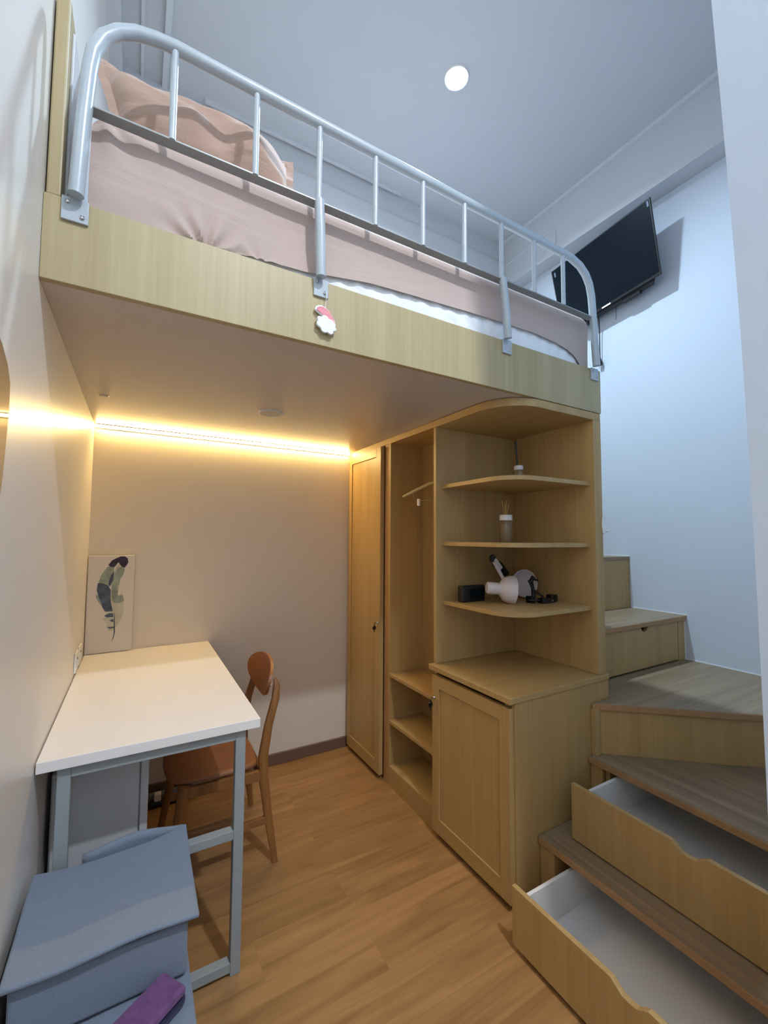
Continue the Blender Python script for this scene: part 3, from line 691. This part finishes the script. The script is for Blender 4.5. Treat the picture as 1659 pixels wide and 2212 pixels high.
# crop pixel -> canvas plane; traced from the painted feather
def cvp(px, py):   # 0..1 across, 0..1 down the canvas
    return (.004+.193*px, 1.222-.470*py)
def patch(pts, mat, name, layer):
    return B().prism([cvp(*p) for p in pts], 'y', -.0284-layer*.0003, -.0281).build(name, mat, cv)
patch([(.82, .03), (.84, .06), (.82, .11), (.76, .14), (.74, .22), (.68, .26), (.68, .34), (.66, .42), (.76, .40), (.80, .50), (.80, .58), (.76, .66), (.68, .73), (.58, .77), (.57, .60), (.50, .45), (.50, .30), (.56, .16), (.66, .08)], 'feather_pale', 'feather_right_vane', 0)
patch([(.66, .42), (.64, .33), (.68, .30), (.70, .24), (.76, .20), (.79, .14), (.72, .12), (.64, .13), (.56, .20), (.52, .30), (.52, .42), (.55, .48), (.62, .50), (.70, .50), (.80, .48), (.77, .42)], 'feather_teal', 'feather_teal_vane', 1)
patch([(.40, .12), (.34, .16), (.28, .20), (.24, .26), (.24, .29), (.36, .30), (.46, .33), (.50, .28), (.54, .18), (.56, .12), (.50, .10)], 'feather_teal', 'feather_upper_vane', 1)
patch([(.42, .10), (.50, .05), (.58, .03), (.68, .01), (.78, .01), (.84, .03), (.86, .07), (.83, .10), (.78, .13), (.72, .12), (.64, .07), (.56, .12), (.50, .12)], 'feather_dark', 'feather_tip', 2)
patch([(.22, .28), (.34, .29), (.44, .31), (.50, .36), (.50, .44), (.52, .50), (.56, .58), (.40, .58), (.34, .54), (.30, .48), (.24, .42), (.20, .35)], 'feather_navy', 'feather_navy_vane', 2)
patch([(.50, .20), (.56, .16), (.54, .26), (.48, .32), (.44, .30), (.46, .24)], 'feather_navy', 'feather_quill_shade', 3)
patch([(.18, .39), (.24, .42), (.30, .48), (.34, .53), (.28, .50), (.20, .44)], 'feather_teal', 'feather_barb', 2)
patch([(.40, .58), (.56, .58), (.60, .74), (.60, .78), (.48, .78), (.44, .70), (.36, .66), (.42, .62)], 'feather_pale', 'feather_lower_vane', 1)
patch([(.38, .62), (.48, .60), (.57, .60), (.58, .64), (.44, .64)], 'feather_navy', 'feather_stripe', 2)
patch([(.50, .67), (.58, .66), (.59, .69), (.54, .69)], 'feather_navy', 'feather_stripe', 2)
patch([(.44, .74), (.60, .74), (.60, .755), (.52, .76)], 'feather_navy', 'feather_stripe', 2)
patch([(.595, .60), (.605, .60), (.63, .80), (.60, .86), (.56, .90), (.60, .82)], 'feather_navy', 'feather_quill', 2)

# sockets on the left wall above the desk
for (y0, lab, g_) in ((-.36, 'white plastic wall socket above the desk, nearest the viewer', None), (-.24, 'white plastic wall socket above the desk beside the canvas', None)):
    so = thing('wall_socket', (0, y0, .80), lab, 'socket')
    B().box(.0005, .008, y0-.040, y0+.040, .765, .845).build('face_plate', 'plastic', so, bevel=.002)
    B().box(.008, .0095, y0-.004, y0+.004, .812, .822).build('slot', 'black', so)
    B().box(.008, .0125, y0-.026, y0-.014, .790, .815).build('rocker_switch', 'plastic', so, bevel=.001)
# power strip on floor by the back wall
ps = thing('power_strip', (.40, -.09, 0), 'dark power strip and cables on the floor beneath the desk', 'power strip')
B().box(.30, .50, -.125, -.085, 0, .028).build('body', 'black', ps, bevel=.004)
B().tube([(.30, -.105, .014), (.22, -.12, .01), (.14, -.08, .012), (.06, -.04, .10), (.03, -.03, .40)], .004, 8).build('cord', 'black', ps, smooth=True)
B().box(.32, .35, -.12, -.09, .028, .062).build('plug', 'plastic', ps, bevel=.003)

# ---------------------------------------------------------------- mirror on left wall
mi = thing('wall_mirror', (.0, -1.75, 1.5), 'rounded frameless mirror at the left edge catching warm light', 'mirror')
mo = [(-1.86, 1.12), (-1.72, 1.17), (-1.65, 1.28), (-1.612, 1.42), (-1.597, 1.53), (-1.600, 1.58), (-1.622, 1.605), (-1.66, 1.625), (-1.76, 1.65), (-1.86, 1.66), (-1.96, 1.65), (-2.04, 1.62), (-2.09, 1.56), (-2.10, 1.45), (-2.09, 1.3), (-2.04, 1.18)]
B().prism(mo, 'x', .0015, .006).build('glass', 'mirror', mi)
mc = (-1.86, 1.40)
B().prism([(mc[0]+(y-mc[0])*1.012, mc[1]+(z-mc[1])*1.01) for y, z in mo], 'x', .0008, .0035).build('rim', 'gold_edge', mi)

# ---------------------------------------------------------------- fabric storage boxes and pouch
bxs = thing('storage_box', (.18, -1.33, 0), 'blue-grey linen storage box with a loose sagging lid, on top', 'storage box')
# the lower one
lb = thing('storage_box', (.18, -1.43, 0), 'lower blue-grey linen storage box standing on floor by left wall', 'storage box')
LX0, LX1, LY0, LY1, LZ = .014, .338, -1.70, -1.19, .362
B().box(LX0+.004, LX1-.004, LY0+.004, LY1-.004, 0, LZ-.05).build('body', 'boxcloth', lb, bevel=.012, seg=3)
def lidtop(u, v, z0, x0, x1, y0, y1, amp, seed):
    x = x0+(x1-x0)*u; y = y0+(y1-y0)*v
    return x, y, z0+amp*noise.noise(Vector((u*2.2, v*2.2, seed)))
def soft_lid(x0, x1, y0, y1, z1, h, amp, seed, lift=None):
    b = B(); N = 24
    def top(u, v):
        x, y, z = lidtop(u, v, z1, x0, x1, y0, y1, amp, seed)
        if lift: z += lift(u, v)
        return (x, y, z)
    g = b.grid(top, N, N)
    loop = [g[i][0] for i in range(N+1)]+[g[N][j] for j in range(1, N+1)]+[g[i][N] for i in range(N-1, -1, -1)]+[g[0][j] for j in range(N-1, 0, -1)]
    low = [b.bm.verts.new((v.co.x, v.co.y, v.co.z-h)) for v in loop]
    m = len(loop)
    for i in range(m): b.bm.faces.new([loop[i], loop[(i+1) % m], low[(i+1) % m], low[i]])
    b.bm.faces.new(low)
    return b
soft_lid(LX0, LX1, LY0, LY1, LZ, .05, .008, 3).build('lid', 'boxcloth', lb, smooth=True, bevel=.004)
UX0, UX1, UY0, UY1, UZ = .020, .338, -1.475, -1.19, .49
B().box(UX0+.004, UX1-.008, UY0+.004, UY1-.004, LZ+.006, UZ-.012).build('body', 'boxcloth', bxs, bevel=.008, seg=3)
def lift(u, v):
    e = .020*(u**2)*(v**3)                     # far right corner curls up
    return e-.014*math.sin(u*PI)*v**2+.006*(1-u)*v
soft_lid(UX0-.006, UX1+.012, UY0-.012, UY1+.005, UZ+.010, .011, .006, 9, lift).build('lid', 'boxcloth', bxs, smooth=True, bevel=.004)
def inner(u, v):
    x = .11+u*.235; return (x, -1.168-.004*math.sin(u*9), .44+v*(.066+.014*math.sin(u*PI)))
fb = B(); fb.grid(inner, 16, 4)
fo = fb.build('back_flap', 'boxcloth', bxs, smooth=True); sm = fo.modifiers.new('s', 'SOLIDIFY'); sm.thickness = .005
# purple pouch, laid diagonally
po = thing('purple_pouch', (.22, -1.53, LZ), 'purple felt pouch with dark navy side lying across the lower box', 'pouch')
a = Vector((.305, -1.50, LZ+.018)); b_ = Vector((.085, -1.655, LZ+.018)); ax = (b_-a).normalized(); sd = Vector((-ax.y, ax.x, 0))
def slab(a, b, w, z0, z1, dx=0):
    return B().hexa([(*(a-sd*w/2).xy, z0), (*(b-sd*w/2).xy, z0), (*(b+sd*w/2).xy, z0), (*(a+sd*w/2).xy, z0), (*(a-sd*w/2).xy, z1), (*(b-sd*w/2).xy, z1), (*(b+sd*w/2).xy, z1), (*(a+sd*w/2).xy, z1)])
slab(a+ax*.004, b_, .082, LZ+.006, LZ+.030).build('dark_side', 'navy', po, bevel=.010, seg=3)
slab(a+ax*.010+sd*.010, b_+sd*.010, .070, LZ+.032, LZ+.050).build('purple_cover', 'purple', po, bevel=.007, seg=3)

# ---------------------------------------------------------------- television
tv = thing('television', (2.8, -.92, 3.05), 'black flat television tilted down on the upper right wall', 'television')
TL = Vector((2.702, -.577, 3.222)); TR = Vector((2.700, -1.261, 3.296)); BR = Vector((2.802, -1.258, 2.868)); BL = Vector((2.804, -.585, 2.795))
nrm = ((TL-TR).cross(BR-TR)).normalized()
if nrm.x > 0: nrm = -nrm
def tvp(u, v, o): # u from TR to TL, v from top to bottom
    return (TR*(1-u)+TL*u)*(1-v)+(BR*(1-u)+BL*u)*v+nrm*o
def tvslab(u0, u1, v0, v1, o0, o1, name, mat, parent, bevel=0):
    return B().hexa([tvp(u0, v0, o0), tvp(u1, v0, o0), tvp(u1, v1, o0), tvp(u0, v1, o0), tvp(u0, v0, o1), tvp(u1, v0, o1), tvp(u1, v1, o1), tvp(u0, v1, o1)]).build(name, mat, parent, bevel=bevel)
fr = tvslab(0, 1, 0, 1, -.012, 0, 'bezel', 'black', tv, .003)
tvslab(.012, .988, .018, .962, -.0005, .0008, 'screen', 'screen', fr)
# rear housing, deeper at the bottom
B().hexa([tvp(.04, .35, -.012), tvp(.96, .35, -.012), tvp(.94, 1.02, -.012), tvp(.06, 1.02, -.012), tvp(.08, .45, -.028), tvp(.92, .45, -.028), tvp(.90, 1.04, -.055), tvp(.10, 1.04, -.055)]).build('rear_housing', 'black', tv, bevel=.004)
tvslab(.20, .36, 1.02, 1.07, -.045, -.014, 'foot_mount', 'black', tv, .003)
tvslab(.72, .80, 1.02, 1.08, -.045, -.014, 'connector_block', 'black', tv, .003)
tvslab(.46, .545, .975, .992, .0006, .0018, 'badge', 'badge_glow', tv)
tvslab(.018, .032, .03, .10, .0006, .0016, 'sticker', 'sticker', tv)
tvslab(.955, .970, .05, .12, .0006, .0016, 'sticker', 'sticker', tv)
B().box(2.845, XW-.001, -1.02, -.82, 2.93, 3.12).build('wall_bracket', 'black', tv, bevel=.003)
pc = B().tube([(2.845, -.83, 2.87), (2.87, -.822, 2.80), (2.885, -.815, 2.72), (2.888, -.812, 2.62), (2.889, -.812, 2.535)], .0035, 8).build('power_cord', 'black', tv, smooth=True)
B().lathe([(0, 0), (.006, 0), (.009, -.012), (.016, -.032), (.014, -.048), (0, -.048)], (2.889, -.812, 2.545), (0, 0, 1), 14).build('plug', 'black', pc, smooth=True)
B().tube([(2.889, -.820, 2.50), (2.889, -.820, 2.478)], .002, 8).tube([(2.889, -.804, 2.50), (2.889, -.804, 2.478)], .002, 8).build('plug_pins', 'chrome', pc, smooth=True)
B().tube([(2.875, -.93, 2.90), (2.895, -.928, 2.85), (2.897, -.925, 2.77)], .0016, 6).build('dangling_wire', 'black', tv, smooth=True)

# ---------------------------------------------------------------- lights
def lamp_fixture(x, y, r, label):
    t = thing('ceiling_light', (x, y, ZC), label, 'ceiling light')
    B().lathe([(0, -.010), (r*.96, -.010), (r, -.006), (r, 0)], (x, y, ZC), seg=40).build('lens', 'cool_led', t, smooth=True)
    B().lathe([(r, 0), (r, -.008), (r*1.12, -.008), (r*1.15, 0)], (x, y, ZC), seg=40).build('rim', 'plastic', t, smooth=True)
    return t
lamp_fixture(1.598, -.868, .056, 'bright round ceiling light glowing above the loft bed')
lamp_fixture(.95, -3.15, .056, 'round ceiling light over the entrance behind the viewer')
def area(name, loc, size, power, col, rot=(0, 0, 0), shape='DISK', sy=None):
    l = bpy.data.lights.new(name, 'AREA'); l.shape = shape; l.size = size
    if sy: l.size_y = sy
    l.energy = power; l.color = col
    o = bpy.data.objects.new(name, l); COL.objects.link(o); o.location = loc; o.rotation_euler = rot
    return o
area('lamp_over_bed', (1.598, -.868, ZC-.014), .11, 44, (.56, .78, 1)).data.spread = math.radians(152)
area('lamp_over_entrance', (.95, -3.15, ZC-.014), .11, 56, (.88, .93, 1))

wd = bpy.data.worlds.new('World'); C.world = wd; wd.use_nodes = True
wd.node_tree.nodes['Background'].inputs['Color'].default_value = (.75, .85, 1, 1)
wd.node_tree.nodes['Background'].inputs['Strength'].default_value = .3

# ---------------------------------------------------------------- camera (solved from the photograph)
f, yaw, pit, rol = 922.95, math.radians(-29.987), math.radians(3.39), math.radians(.357)
fw = Vector((-math.sin(yaw)*math.cos(pit), math.cos(yaw)*math.cos(pit), math.sin(pit)))
r = Vector((math.cos(yaw), math.sin(yaw), 0)); up = r.cross(fw)
r2 = r*math.cos(rol)+up*math.sin(rol); u2 = up*math.cos(rol)-r*math.sin(rol)
cam = bpy.data.cameras.new('camera'); co = bpy.data.objects.new('camera', cam); COL.objects.link(co)
mt = Matrix((r2, u2, -fw)).transposed().to_4x4(); mt.translation = Vector((.2023, -2.5395, 1.321)); co.matrix_world = mt
cam.sensor_fit = 'HORIZONTAL'; cam.sensor_width = 36; cam.lens = f/1659*36; cam.clip_start = .01
C.camera = co
C.view_settings.view_transform = 'Standard'; C.view_settings.look = 'None'; C.view_settings.exposure = .18
C.cycles.max_bounces = 10; C.cycles.diffuse_bounces = 6
C.cycles.sample_clamp_indirect = 4
